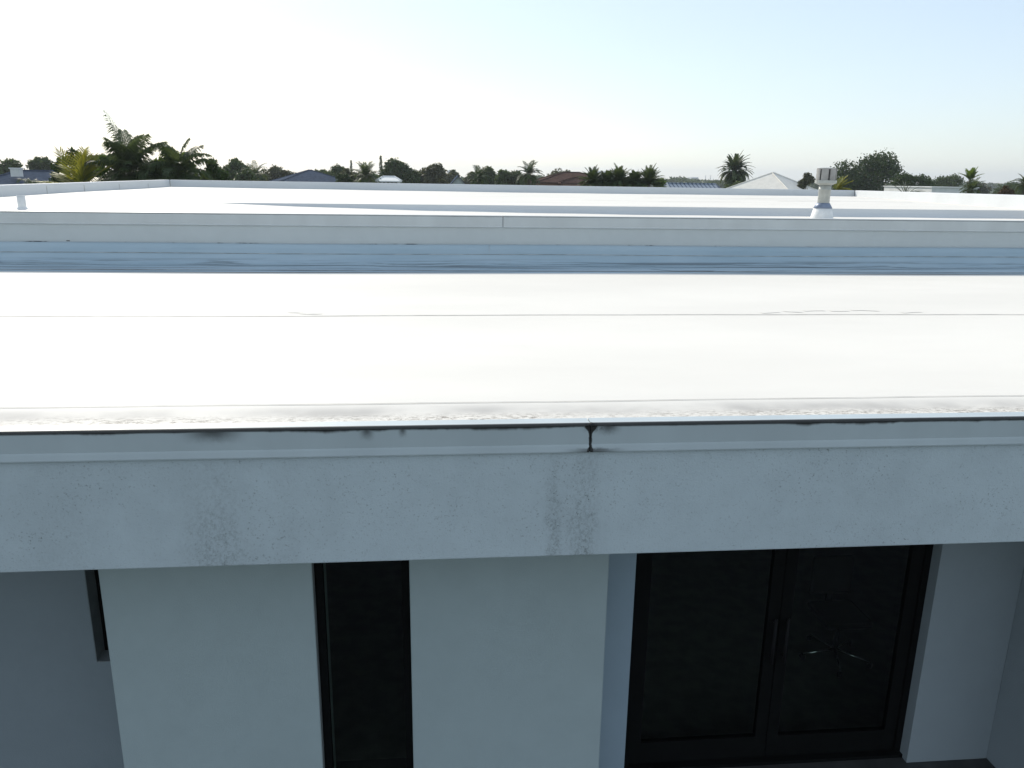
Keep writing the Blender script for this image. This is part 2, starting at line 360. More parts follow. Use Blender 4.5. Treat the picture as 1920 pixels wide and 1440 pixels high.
# wall strip, glass doors, wall at right, side wall
WY, GY = 5.0, 5.1
gx0, gx1 = X(1194, 1040, WY), X(1768, 1021, WY)
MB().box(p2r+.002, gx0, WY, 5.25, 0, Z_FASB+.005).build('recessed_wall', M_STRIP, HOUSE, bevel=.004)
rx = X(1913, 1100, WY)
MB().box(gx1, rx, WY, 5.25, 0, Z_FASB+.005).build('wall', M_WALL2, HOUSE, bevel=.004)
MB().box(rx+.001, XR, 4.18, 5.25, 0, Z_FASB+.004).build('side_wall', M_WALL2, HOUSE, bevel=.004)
mid = (gx0+gx1)/2+.02
dz = Z_FASB-.02
fr = MB()
fr.box(gx0, gx0+.06, GY, GY+.10, .03, dz); fr.box(gx1-.05, gx1, GY, GY+.10, .03, dz); fr.box(gx0+.06, gx1-.05, GY+.001, GY+.099, dz-.06, dz)
fr.box(gx0, gx1, GY-.04, GY+.13, .001, .03)
DOORF = fr.build('door_frame', M_FRAME, HOUSE)
for a, b, hx in ((gx0+.063, mid-.004, 1), (mid+.004, gx1-.053, -1)):
    d = MB(); st = .09
    d.box(a, a+st, GY+.02, GY+.07, .034, dz-.064); d.box(b-st, b, GY+.02, GY+.07, .034, dz-.064)
    d.box(a+st, b-st, GY+.021, GY+.069, .034, .22); d.box(a+st, b-st, GY+.021, GY+.069, dz-.16, dz-.064)
    D = d.build('glass_door', M_FRAME, HOUSE)
    MB().pane(a+st, b-st, GY+.04, .22, dz-.16).build('pane', M_GLASS, D)
    hX = (b-st/2) if hx > 0 else (a+st/2)
    h = MB().tube([(hX, GY-.03, .92), (hX, GY-.03, 1.30)], [.012, .012], 10)
    for zz in (.96, 1.26): h.tube([(hX, GY-.03, zz), (hX, GY+.02, zz)], [.007, .007], 8)
    h.build('handle', plain('dull handle metal', (.018, .018, .019), .7, .05, 10, spec=.05) if hx > 0 else bpy.data.materials['dull handle metal'], D, True)
# the dark rooms behind the glass
m = MB(); m.box(-6, 8.5, 11.3, 11.4, 0, Z_FASB); m.box(-6.1, -6, RY+.2, 11.4, 0, Z_FASB); m.box(8.5, 8.6, 5.25, 11.4, 0, Z_FASB)
m.build('interior_wall', M_ROOM, HOUSE)
MB().box(-6, 8.5, 5.36, 11.3, .001, .004).build('interior_floor', M_ROOMF, HOUSE)
MB().box(-6, 8.5, 5.36, 11.3, Z_FASB-.03, Z_FASB+.005).build('interior_ceiling', M_ROOM, HOUSE)
MB().box(XL, XL+.2, 5.75, 11.99, 0, Z_FASB+.05).build('end_wall', M_WALL, HOUSE)
MB().box(XR-.2, XR, 5.25, 11.99, 0, Z_FASB+.05).build('end_wall', M_WALL, HOUSE)

# upper block
MB().box(XL, XR, 12.0, 12.2, 0, 3.79).build('upper_wall', M_UPWALL, HOUSE, bevel=.003)
up = [(12.22, 3.951), (12.22, 3.92), (12.0, 3.92), (11.998, 3.779), (11.985, 3.776), (11.976, 3.785), (11.984, 3.80), (11.980, 3.935), (11.976, 3.945), (11.985, 3.953), (12.03, 3.953)]
MB().prism(up, XL, X_UJOINT-.005).build('upper_coping', M_UCOPE, HOUSE)
MB().prism([(y-.001, z+.001) for y, z in up], X_UJOINT+.004, XR).build('upper_coping', M_UCOPE, HOUSE)
fl_prof = [(11.997, 3.528), (11.988, 3.526), (11.984, 3.44), (11.980, 3.366), (11.965, 3.31), (11.93, 3.275), (11.86, 3.245), (11.74, 3.226), (11.60, 3.2185), (11.3, 3.2165), (11.0, 3.216)]
rr = np.random.default_rng(3); ph = rr.uniform(0, 6.28, (8,)); fq = rr.uniform(.5, 5, (8,)); 
def flash(x, i):
    y, z = fl_prof[int(i)]
    k = {3: .2, 4: .7, 5: 1., 6: 1., 7: .6, 8: .3}.get(int(i), 0)
    wv = sum(math.sin(x*fq[j]+ph[j]+int(i)*.5*j*.2) for j in range(8))/4
    return (x, y-.016*k*wv, z+.012*k*max(-.4, wv))
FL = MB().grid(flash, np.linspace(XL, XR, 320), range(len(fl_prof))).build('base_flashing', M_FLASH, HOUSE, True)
def vseam(z, y, h, mat, x0=XL, x1=XR, par=None):
    MB().grid(lambda x, s: (x, y, z+s*h+.004*math.sin(x*.9)), np.linspace(x0, x1, 60), [-1, 1]).build('lap_seam', mat, par or FL)
xj = at(917, 470, 12).x
vseam(3.527, 11.984, .006, M_SEAMD)
vseam(3.378, 11.974, .0045, M_SEAM)
MB().box(xj-.004, xj+.004, 11.980, 11.984, 3.38, 3.53).build('lap_seam', M_SEAMD, FL)
seam('lap_seam', 11.74, .012, M_SEAMD, lambda x, y: 3.234, wob=.012, parent=FL)
seam('lap_seam', 11.20, .02, M_SEAM, lambda x, y: 3.2175, wob=.01, parent=FL)
# diagonal patch on the flashing
MB().add([(at(1215, 500, 11.6).x+a, 11.25+b, 3.2225) for a, b in ((0, .28), (.28, 0.0), (.9, 0.02), (1.0, .3))], [(0, 1, 2, 3)]).build('membrane_patch', M_FLASH, FL)

# upper roof: the back deck, its step, and the strip that falls to the right behind the edge metal
sx = [-9.2, -6.5, -4.1, -2.73, -1.77, -.21, 1.38, 3.84, 6.4, 9., 12.4]
st = [3.97, 3.985, 4.0, 4.003, 4.005, 4.008, 4.01, 4.013, 4.016, 4.018, 4.02]       # step top
sb = [3.97, 3.985, 4.0, 3.955, 3.935, 3.900, 3.884, 3.866, 3.866, 3.864, 3.862]     # step foot
xf = np.linspace(-9.2, 12.4, 90)
T = dict(zip(xf, np.interp(xf, sx, st))); B = dict(zip(xf, np.interp(xf, sx, sb)))
bk = dict(zip(xf, np.interp(xf, [-9.2, 3, 12.4], [4.07, 4.022, 4.035])))
def deck(x, t):
    z = T[x]*(1-t)+bk[x]*t
    xr = x if x < 0 else x*(1+ (3.1/12.3)*t)
    return (xr, 15.0+13.35*t, z+.006*math.sin(x*1.7+t*9)*(t > .02)*(t < .98))
DK = MB().grid(deck, xf, np.linspace(0, 1, 14)).build('upper_roof', M_DECK, HOUSE, True)
def strip(x, t): return (x, 12.2+2.8*t, B[x]*t+(1-t)*min(3.935, B[x]+.03)+.004*math.sin(x*3+t*7)*(t < .95))
MB().grid(strip, xf, np.linspace(0, 1, 8)).build('roof_strip', M_DECK, HOUSE, True)
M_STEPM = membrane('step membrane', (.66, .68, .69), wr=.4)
def stepf(x, t): return (x, 14.995-.05*(1-t)**2*(T[x]-B[x])/.15, B[x]-.003+(T[x]-B[x]+.004)*t)
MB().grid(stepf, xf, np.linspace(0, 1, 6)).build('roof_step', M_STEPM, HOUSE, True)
def deck_line(name, t, x0, x1, half, mat, k):
    us = [u for u in xf if x0 <= u <= x1]
    def fn(u, s_):
        a = deck(u, t+.0012*math.sin(u*2.1+k)+.0007*math.sin(u*6.3+k)); return (a[0], a[1]+s_*half, a[2]+.005)
    return MB().grid(fn, us, [-1, 1]).build(name, mat, DK)
M_FAINT = plain('faint seam and wrinkle grey', (.60, .59, .56), .8, .3, 3)
for k, (t, x0, x1, h) in enumerate(((.24, -8.5, 12, .012), (.47, -8.5, 12, .014), (.70, -8, 12, .016), (.15, -8.8, -3.5, .03), (.33, -8.6, -4.6, .05), (.30, 3, 7, .03), (.58, 5, 9.5, .05), (.40, 8, 11.5, .04))):
    deck_line('lap_seam' if h < .02 else 'wrinkle_shade', t, x0, x1, h, M_FAINT, k)  # the wide ones are flat grey strips painted as wrinkle shadows
# a screw hole and a torn line in the wall face above the flashing
hp = at(128, 452.5, 12)
MB().box(hp.x-.022, hp.x+.022, 11.994, 11.999, hp.z-.012, hp.z+.014).build('wall_hole', M_TAR, HOUSE)
# parapets: left, back, right
M_PARA = membrane('parapet membrane', (.66, .68, .69), wr=.35)
cl, cr = (-9.02, 28.3), (15.22, 28.3)
m = MB().wallseg((-9.02, 12.2), cl, 2.0, 4.18, 2.0, 4.298, .22); m.build('parapet', M_PARA, HOUSE, bevel=.02)
m = MB().wallseg(cl, cr, 2.0, 4.298, 2.0, 4.25, .22); m.build('parapet', M_PARA, HOUSE, bevel=.02)
m = MB().wallseg((15.22, 28.29), (11.5, 12.21), 2.0, 4.25, 2.0, 4.325, .22); m.build('parapet', M_PARA, HOUSE, bevel=.02)
# joints on the left parapet's face
for yy in (19.6, 21.6, 23.9, 26.2):
    MB().box(-9.019, -9.016, yy-.015, yy+.015, 4.0, 4.19).build('lap_seam', M_SEAM, HOUSE)
MB().box(-9.2, 15.4, 28.1, 28.49, 0, 1.99).box(-9.2, -9.0, 12.2, 28.1, 0, 1.99).build('rear_wall', M_WALL, HOUSE)

# ------------------------------------------------------------------ pipes on the roof
vb = at(1541, 405, 14.0); vx = vb.x
V = thing('roof_vent', 'tall grey metal flue with slotted round cap on the far roof', 'roof vent', (vx, 14.0, 3.87))
z0 = 3.87
def zpx(py): return at(1543, py, 14.0).z
MB().lathe((vx, 14, z0), [(.205, 0), (.195, .03), (.155, zpx(389)-z0), (.10, zpx(389)-z0+.002)]).build('flashing_cone', M_PVC, V, True)
MB().lathe((vx, 14, 0), [(.155, zpx(391)), (.165, zpx(390)), (.11, zpx(380.5)), (.09, zpx(380))]).build('storm_collar', M_STORM, V, True)
pp = MB().lathe((vx, 14, 0), [(.104, zpx(390)), (.104, zpx(357)), (.109, zpx(356.5)), (.109, zpx(354)), (.104, zpx(353.5)), (.108, zpx(345))], 28).build('pipe', M_GALV, V, True)
cp = MB().lathe((vx, 14, 0), [(.11, zpx(347)), (.17, zpx(344)), (.185, zpx(343.5)), (.185, zpx(338)), (.15, zpx(337.5))], 28).build('cap_ring', M_GALV, V)
MB().lathe((vx, 14, 0), [(.14, zpx(338)), (.14, zpx(317))], 24).build('cap_core', M_DARKV, V)
g = MB(); np_ = 7; zb_, zt_ = zpx(337.5), zpx(316)
for k in range(np_):
    a0 = 2*math.pi*k/np_+math.radians(8); a1 = a0+2*math.pi/np_*.80
    aa = np.linspace(a0, a1, 6)
    ring = [(vx+r*math.cos(a), 14+r*math.sin(a), z) for z in (zb_, zt_) for r in (.155, .172) for a in aa]
    n6 = 6; idx = lambda zi, ri, j: zi*12+ri*6+j
    fs = []
    for j in range(5):
        fs += [(idx(0, 1, j), idx(0, 1, j+1), idx(1, 1, j+1), idx(1, 1, j)), (idx(0, 0, j+1), idx(0, 0, j), idx(1, 0, j), idx(1, 0, j+1)),
               (idx(1, 0, j), idx(1, 1, j), idx(1, 1, j+1), idx(1, 0, j+1)), (idx(0, 1, j), idx(0, 0, j), idx(0, 0, j+1), idx(0, 1, j+1))]
    fs += [(idx(0, 0, 0), idx(0, 1, 0), idx(1, 1, 0), idx(1, 0, 0)), (idx(0, 1, 5), idx(0, 0, 5), idx(1, 0, 5), idx(1, 1, 5))]
    g.add(ring, fs)
g.build('cap_panels', plain('vent cap metal', (.32, .31, .295), .5, .12, 8), V)
MB().lathe((vx, 14, 0), [(.16, zpx(317)), (.165, zt_+.004), (.08, zt_+.016), (.01, zt_+.018)], 24).build('cap_lid', M_GALV, V)
sp = at(42, 389.5, 12.84)
P = thing('plumbing_vent_pipe', 'short white plastic pipe standing on the far roof near the left parapet', 'vent pipe', (sp.x, sp.y, 3.95))
hh = at(42, 366, 12.84).z
MB().lathe((sp.x, sp.y, 0), [(.058, 3.94), (.058, hh), (.05, hh), (.05, hh-.1)], 20).build('pipe', M_PVC, P, True)
MB().lathe((sp.x, sp.y, 3.94), [(.10, 0), (.075, .02), (.060, .04)], 20).build('pipe_boot', M_PVC, P, True)

# a swivel chair seen through the right-hand glass door
e0 = at(1563, 1233, 6.4); k_ = EYE/(EYE-e0.z); bx, by = e0.x*k_, 6.4*k_            # where its base stands on the floor
M_SEAT = plain('black upholstery', (.012, .012, .012), .7, .1, 10, spec=.1)
CH = thing('swivel_chair', 'dark swivel chair on a shiny star base behind the right hand glass door', 'chair', (bx, by, 0))
MB().tube([(bx, by, .09), (bx, by, .44)], [.025, .02], 10).build('post', M_SEAT, CH, True)
MB().box(bx-.23, bx+.23, by-.22, by+.22, .44, .51).build('seat', M_SEAT, CH, bevel=.03)
MB().box(bx-.21, bx+.21, by+.20, by+.25, .58, .98).build('backrest', M_SEAT, CH, bevel=.03)
MB().box(bx-.03, bx+.03, by+.215, by+.24, .47, .62).build('backrest_bracket', M_SEAT, CH)
M_STEEL = plain('polished steel', (.85, .85, .83), .22, .05, 20, 1.)
for q in range(5):
    a = math.radians(-108+72*q); ex, ey = bx+.32*math.cos(a), by+.32*math.sin(a)
    MB().tube([(bx, by, .10), (ex, ey, .06)], [.016, .011], 10).build('leg', M_STEEL, CH, True)
    MB().tube([(ex-.02*math.sin(a), ey+.02*math.cos(a), .029), (ex+.02*math.sin(a), ey-.02*math.cos(a), .029)], [.025, .025], 10).build('castor', M_SEAT, CH)

# ------------------------------------------------------------------ plants
L_DARK = leafmat('dark leaves', (0.0260, 0.0494, 0.0182), (0.0585, 0.0910, 0.0286), (0.0650, 0.1040, 0.0195), .22)
L_MID = leafmat('mid green leaves', (0.0455, 0.0715, 0.0286), (0.0910, 0.1300, 0.0455), (0.1040, 0.1430, 0.0390), .28)
L_OLIVE = leafmat('olive leaves', (0.0650, 0.0715, 0.0390), (0.1300, 0.1365, 0.0715), (0.1170, 0.1170, 0.0390), .28)
L_BRIGHT = leafmat('fresh green leaves', (0.0520, 0.0975, 0.0195), (0.1170, 0.1690, 0.0325), (0.2080, 0.3120, 0.0390), .4)
L_PALM = leafmat('palm leaflets', (0.0364, 0.0585, 0.0260), (0.0780, 0.1105, 0.0455), (0.1170, 0.1560, 0.0390), .3)
L_YEL = leafmat('yellow green fronds', (.05, .085, .015), (.20, .21, .025), (.50, .47, .05), .45)
L_SILV = leafmat('silvery blades', (.16, .18, .13), (.32, .34, .27), (.15, .16, .08), .2)
L_BROWN = leafmat('dry brown leaves', (.09, .06, .03), (.15, .10, .05), (.12, .08, .03), .25)
BARK = plain('bark', (.10, .08, .06), .9, .3, 8)
PTRUNK = plain('palm trunk', (.13, .11, .085), .9, .3, 10)

def leaf_quads(P, size, r, aspect=.55, drop=0.):
    """one rhombus leaf clump per point"""
    n = len(P)
    u = r.normal(size=(n, 3)); u /= np.linalg.norm(u, axis=1)[:, None]
    v = np.cross(u, r.normal(size=(n, 3))); v /= np.linalg.norm(v, axis=1)[:, None]
    s = size*r.uniform(.6, 1.4, (n, 1))
    V_ = np.stack([P-u*s*.5, P+v*s*aspect*.5, P+u*s*.5, P-v*s*aspect*.5], 1).reshape(-1, 3)
    Fc = np.arange(4*n).reshape(-1, 4)
    return V_, Fc
def leafmesh(name, V_, Fc, tint, mat, parent):
    me = bpy.data.meshes.new(name); n = len(Fc)
    me.vertices.add(len(V_)); me.vertices.foreach_set('co', V_.astype(np.float32).ravel())
    me.loops.add(4*n); me.loops.foreach_set('vertex_index', Fc.astype(np.int32).ravel())
    me.polygons.add(n); me.polygons.foreach_set('loop_start', np.arange(0, 4*n, 4, dtype=np.int32)); me.update(calc_edges=True)
    a = me.attributes.new('tint', 'FLOAT', 'FACE'); a.data.foreach_set('value', tint.astype(np.float32))
    me.materials.append(mat); o = bpy.data.objects.new(name, me); C.objects.link(o)
    if parent: o.parent = parent; o.matrix_parent_inverse = Matrix.Translation(parent.location).inverted()
    return o

def blob_points(cx, cy, zb, zt, wx, wy, r, nb, n, wide=False):
    """clumps of leaves under an uneven dome: points, tint per point, clumps"""
    H = zt-zb; P = []; T_ = []; B_ = []
    p1, p2, p3 = r.uniform(0, 6.28, 3); amp = .17 if wx > 2.2 else .08
    pw = r.uniform(2.2, 3.5); sk = r.uniform(-.25, .25)
    if wide: pw, sk, amp = 2.7, .22, .26
    def dome(u, v):
        q = min(1., math.sqrt((u-sk*(1-abs(u)))**2+v*v))
        return max(.12, (1-q**pw)**.46)*(1-amp+amp*(.6*math.sin(u*4.2+p1)+.4*math.sin(u*9+v*5+p2)))
    us = [dome(u, 0) for u in np.linspace(-1, 1, 41)]; top = max(us)
    base = .15*min(wx, H*1.6)
    for i in range(nb):
        br = base*r.uniform(.6, 1.15); ang = r.uniform(0, 6.283); rad = math.sqrt(r.uniform(0, 1))
        u, v = math.cos(ang)*rad, math.sin(ang)*rad
        if i < nb*.28: v *= .25; u = r.uniform(-1, 1)
        d = dome(u, v)/top*H
        h = max(br*.3, d-br*.85) if r.uniform() < .62 else r.uniform(.1, 1)*max(br*.3, d-br)
        B_.append((cx+u*max(.02, wx/2-br*.9), cy+v*max(.02, wy/2-br*.9), zb+h, br))
    tot = sum(b[3]**2 for b in B_)
    for x, y, z, br in B_:
        k = max(16, int(n*br*br/tot)); d = r.normal(size=(k, 3)); d /= np.linalg.norm(d, axis=1)[:, None]
        rr_ = br*(r.uniform(.35, 1.0, (k, 1))**.55)*(1+.17*r.normal(size=(k, 1)))
        P.append(np.array([x, y, z])+d*rr_*np.array([1.15, 1.15, .85])); T_.append(np.clip(r.uniform(.05, .95)+.25*r.normal(size=k), 0, 1))
    return np.concatenate(P), np.concatenate(T_), B_

def tree(name, label, cat, px0, px1, pyt, Y, mat, seed, zb=None, group=None, n=3500, leaf=.42, nb=22, depth=.9, trunk=True):
    """a broad tree whose crown spans px0..px1 and tops out at pyt when it stands Y metres away"""
    r = np.random.default_rng(seed)
    a, b = at(px0, pyt, Y), at(px1, pyt, Y); cx = (a.x+b.x)/2; wx = b.x-a.x; zt = at((px0+px1)/2, pyt, Y).z
    zb = zt-max(wx*.55, (zt)*.62) if zb is None else zb
    zb = max(.25, zb)
    root = thing(name, label, cat, (cx, Y, 0), group)
    P, T_, B_ = blob_points(cx, Y, zb, zt, wx, wx*depth, r, int(nb*2.2), int(n*2.3), 'spreading' in label)
    V_, Fc = leaf_quads(P, leaf*.85, r); leafmesh('crown', V_, Fc, T_, mat, root)
    t = MB(); r0 = max(.06, wx*.028); zf = zb+(zt-zb)*.35
    t.tube([(cx, Y, 0), (cx+r.normal()*.05*wx, Y, zf*.5), (cx+r.normal()*.04*wx, Y, zf)], [r0*1.3, r0, r0*.75], 7)
    for bl in B_[:9]:
        s0 = Vector((cx, Y, zf*r.uniform(.55, .95))); e = Vector(bl[:3]); md = s0.lerp(e, .5)+Vector((0, 0, -.04*wx))
        t.tube([s0, md, e], [r0*.5, r0*.33, r0*.12], 5)
    t.build('trunk', BARK, root)
    return root

def frond(mb, tint, base, az, el, L, droop, ll, r, npair=26, wl=.05, vee=.5, sag=.35, curl=.0, tip=.15, tv=.5, fw=.45):
    """one feather frond: a curved midrib with leaflets on both sides"""
    pts = []; p = Vector(base); ns = 12; seg = L/ns
    for i in range(ns+1):
        pts.append(p.copy()); t = (i+.5)/ns; e = el-droop*t**1.4; a = az+curl*t
        p = p+Vector((math.cos(a)*math.cos(e), math.sin(a)*math.cos(e), math.sin(e)))*seg
    k = mb.n
    mb.tube(pts[::2]+([pts[-1]] if ns % 2 else []), [L*.010*(1-.85*i/(ns/2)) for i in range(ns//2+1)], 4, False)
    while len(tint) < len(mb.f): tint.append(.9)
    for i in range(npair):
        t = .12+.88*(i+.5)/npair; q = t*ns; j = min(ns-1, int(q)); c = pts[j].lerp(pts[j+1], q-j)
        tan = (pts[j+1]-pts[j]).normalized(); side = tan.cross(Vector((0, 0, 1)))
        if side.length < .05: side = Vector((-math.sin(az), math.cos(az), 0))
        side.normalize(); nor = side.cross(tan).normalized()
        l = ll*(.45+.55*math.sin(math.pi*min(1, t*.9+.12)))*(1-tip*t)*r.uniform(.8, 1.1)
        for sgn in (-1, 1):
            d = (tan*(fw+.5*t)+side*sgn*(1-.35*t)+nor*vee*r.uniform(.5, 1.2)).normalized()
            m_ = c+d*l*.55; e_ = m_+(d+Vector((0, 0, -sag*r.uniform(.6, 1.5)))).normalized()*l*.45
            wv = tan*wl*.5
            mb.add([c-wv*.6, m_-wv, e_, m_+wv, c+wv*.6], [(0, 1, 3, 4), (1, 2, 3)])
            tv_ = min(1, max(0, tv+.3*r.normal())); tint += [tv_, tv_]

def palm(name, label, px, pyc, Y, fronds, mat, seed, L, ll, group=None, trunk_r=.16, wl=.05, split=False, npair=26, droop=(.9, 1.8), el=(-.5, 1.35), vee=.35, sag=.35, az=None, cat='palm tree', lean=0.):
    r = np.random.default_rng(seed); c = at(px, pyc, Y); root = thing(name, label, cat, (c.x, Y, 0), group)
    n = fronds; mb = MB(); tint = []
    for i in range(n):
        a = (i*2.39996+r.uniform(-.3, .3)) if az is None else r.uniform(*az)
        u = (i+.5)/n; e = el[1]+(el[0]-el[1])*u+r.uniform(-.15, .15)
        if split: mb, tint = MB(), []
        frond(mb, tint, (c.x+.1*math.cos(a)*trunk_r, Y, c.z+r.uniform(-.15, .1)*trunk_r*3), a, e, L*r.uniform(.8, 1.12), r.uniform(*droop)*(.65 if e > 1 else 1), ll, r, npair, wl, vee, sag, curl=r.normal()*.15, tv=r.uniform(.2, .8))
        if split: mb.build('frond', mat, root, tint=tint)
    if not split: mb.build('crown', mat, root, tint=tint)
    t = MB(); h = c.z; zs = np.linspace(0, h, 12)
    t.tube([(c.x+lean*math.sin(z/h*2), Y, z) for z in zs], [trunk_r*(1.25-.3*z/h)*(1+.06*(k % 2)) for k, z in enumerate(zs)], 10)
    t.build('trunk', PTRUNK, root, True)
    return root

# left cluster, close behind the roof
palm('palm_tree', 'yellow green sunlit palm fronds fanned low behind the left parapet', 152, 354, 33, 14, L_YEL, 11, 1.7, .8, trunk_r=.10, wl=.085, split=True, npair=15, droop=(.15, .7), el=(.15, 1.45), vee=.15, sag=.1, az=(-.3, 3.5))
palm('palm_tree', 'tall feathery palm with one long frond rising to the upper left', 246, 322, 34.5, 30, L_PALM, 12, 1.75, .85, trunk_r=.13, wl=.055, split=True, npair=34, droop=(.9, 2.0), el=(-.4, 1.5), vee=.05, sag=1.3)
palm('palm_tree', 'feathery palm with drooping fronds beside the round dark bush', 336, 326, 34.5, 30, L_PALM, 13, 1.6, .75, trunk_r=.13, wl=.055, split=True, npair=32, droop=(.9, 2.1), el=(-.4, 1.45), vee=.05, sag=1.3)
# the long frond of the tall palm
_root = [o for o in C.objects if o.get('label', '').startswith('tall feathery')][0]
_c = at(250, 305, 34.4)
for az_, el_, L_, dr_, k_ in ((176, 1.10, 2.1, -.12, 5), (168, 1.25, 1.6, .3, 6)):
    _m = MB(); _t = []
    frond(_m, _t, tuple(_c), math.radians(az_), el_, L_, dr_, .95, np.random.default_rng(k_), 17, .045, .05, .8, tip=.25, fw=.35)
    _m.build('frond', L_PALM, _root, tint=_t)

tree('shrub', 'dark broad leaved shrub filling the gap between the two feathery palms', 'shrub', 240, 352, 268, 35.6, L_BRIGHT, 21, zb=1.2, n=7000, leaf=.22, nb=40)
tree('broadleaf_tree', 'dark glossy tree behind the yellow palm fronds', 'tree', 72, 204, 281, 37, L_DARK, 22, zb=1.5, n=5200, leaf=.20, nb=30)
tree('shrub', 'bright leafy shrub at the foot of the palm with drooping fronds', 'shrub', 296, 386, 286, 36.2, L_BRIGHT, 25, zb=1.2, n=5200, leaf=.2, nb=30)
tree('shrub', 'green shrub between the yellow palm fronds and the tall palm', 'shrub', 164, 240, 286, 36, L_BRIGHT, 23, zb=1.2, n=3200, leaf=.18, nb=20)
tree('shrub', 'round dark bush right of the two feathery palms', 'shrub', 360, 442, 297, 36.5, L_DARK, 24, zb=1., n=4500, leaf=.16, nb=24)

# trees further out: (label, px0, px1, top, Y, material, leaf, n, nb)
far_trees = [
 ('hazy tree above the chimney house at the far left', -40, 48, 296, 105, L_MID, .45, 3200, 24),
 ('broad tree peeping between the chimney house and the dark glossy tree', 44, 108, 291, 115, L_MID, .5, 3000, 22),
 ('pale tree showing over the green shrub beside the tall palm', 158, 196, 291, 95, L_OLIVE, .4, 1800, 14),
 ('round hazy tree right of the dark bush', 408, 478, 293, 98, L_MID, .38, 3600, 24),
 ('low green tree under the round hazy tree', 432, 482, 318, 80, L_MID, .3, 2200, 16),
 ('olive tree left of the grey hip roof', 494, 562, 311, 118, L_OLIVE, .42, 2600, 22),
 ('broad dark tree right of the grey hip roof', 590, 662, 309, 122, L_MID, .42, 3400, 26),
 ('grey green tree just left of the spiky palm', 632, 672, 314, 104, L_OLIVE, .36, 1800, 14),
 ('small round clipped tree below the conifer', 624, 664, 325, 84, L_DARK, .22, 2200, 14),
 ('tallest dark tree of the middle, behind the white cupola', 706, 792, 296, 112, L_DARK, .42, 5200, 34),
 ('lighter tree joining the tallest dark tree on its right', 770, 846, 306, 116, L_OLIVE, .42, 3600, 26),
 ('low pale tree beside the pale gable', 808, 850, 334, 82, L_OLIVE, .25, 1500, 12),
 ('small tree behind the pale gable', 826, 870, 318, 150, L_OLIVE, .5, 1500, 14),
 ('dark tree right of the pale gable', 884, 940, 312, 118, L_MID, .4, 2800, 22),
 ('leafy tree left of the drooping palm', 925, 985, 317, 112, L_MID, .38, 2600, 20),
 ('thin olive tree behind the brown tiled roof', 1024, 1088, 315, 130, L_OLIVE, .4, 1500, 20),
 ('low dark shrub growing behind the row of cycads', 1098, 1246, 328, 64, L_MID, .2, 3600, 30),
 ('bright green shrub right of the cycad row', 1222, 1258, 331, 66, L_BRIGHT, .16, 1800, 12),
 ('shrubby skirt of green under the date palm', 1348, 1412, 336, 100, L_MID, .3, 2600, 18),
 ('small olive tree between the white roof and the flue', 1494, 1532, 322, 96, L_OLIVE, .28, 2400, 16),
 ('large dark oak with a spreading crown behind the flue', 1548, 1702, 287, 118, L_DARK, .40, 8000, 46),
 ('lower dark shoulder of foliage right of the large oak', 1668, 1756, 325, 104, L_DARK, .32, 4200, 26),
 ('distant wooded clump right of the oak', 1722, 1812, 326, 165, L_MID, .5, 3200, 26),
 ('far tree behind the small upright palm', 1806, 1862, 337, 180, L_OLIVE, .5, 2000, 18),
 ('pale green tree low between the round hazy tree and the small palm', 455, 520, 316, 140, L_OLIVE, .45, 2400, 18),
 ('low hazy tree against the right slope of the grey hip roof', 572, 624, 317, 160, L_MID, .5, 2200, 16),
 ('low trees between the small clipped tree and the tallest dark tree', 656, 720, 320, 135, L_MID, .42, 2600, 18),
 ('hazy small tree left of the dark palm and right of the pale gable', 866, 900, 322, 150, L_OLIVE, .45, 1600, 12),
 ('sparse pale bush between the drooping palm and the brown roof', 1004, 1032, 332, 120, L_OLIVE, .35, 1200, 10),
 ('broad hazy tree behind the round dark bush', 372, 432, 306, 120, L_MID, .42, 2600, 20),
 ('low olive tree hiding the foot of the spiky palm', 640, 716, 322, 128, L_OLIVE, .4, 2600, 18),
 ('broad pale tree behind the drooping palm', 936, 1012, 321, 140, L_OLIVE, .45, 2600, 20),
 ('far tree at the right edge behind the brown shrub', 1850, 1935, 340, 170, L_MID, .5, 2400, 20),
]
for i, (lab, a, b, t, Y, mt, lf, n, nb) in enumerate(far_trees):
    tree('broadleaf_tree' if 'shrub' not in lab[:18] else 'shrub', lab, 'tree' if 'shrub' not in lab[:18] else 'shrub', a, b, t, Y, mt, 100+i, n=n, leaf=lf, nb=nb, group='trees of the neighbourhood' if 'shrub' not in lab[:18] else None)
tree('shrub', 'dry brown shrub near the right edge beyond the parapet', 'shrub', 1870, 1906, 346, 62, L_BROWN, 160, n=2000, leaf=.14, nb=14)

def conifer(label, px, pyt, Y, w_px, seed, gaps=1.):
    r = np.random.default_rng(seed); c = at(px, pyt, Y); zt = c.z; W = w_px/F*Y
    root = thing('conifer', label, 'conifer', (c.x, Y, 0), 'slender conifers')
    P = []; tiers = 13; zb = zt-W*3.2
    for k in range(tiers):
        t = k/(tiers-1); z = zt-(zt-zb)*t; rad = W/2*(.15+.85*t**.7)
        for j in range(7):
            a = r.uniform(0, 6.28); l = rad*r.uniform(.6, 1.1); m = 26
            s = r.uniform(.1, 1, m)[:, None]
            P.append(np.array([c.x, Y, z])+s*np.array([math.cos(a)*l, math.sin(a)*l, .12*l])+r.normal(size=(m, 3))*.06*W)
    P = np.concatenate(P); V_, Fc = leaf_quads(P, W*.14, r); leafmesh('crown', V_, Fc, r.uniform(0, 1, len(P)), L_MID, root)
    MB().tube([(c.x, Y, 0), (c.x, Y, zt-.1)], [.16, .03], 7).build('trunk', BARK, root)
conifer('tiny pointed conifer left of the spiky palm', 658, 302, 140, 9, 1)
conifer('tall slender pine left of the tallest dark tree', 714, 294, 150, 12, 2)

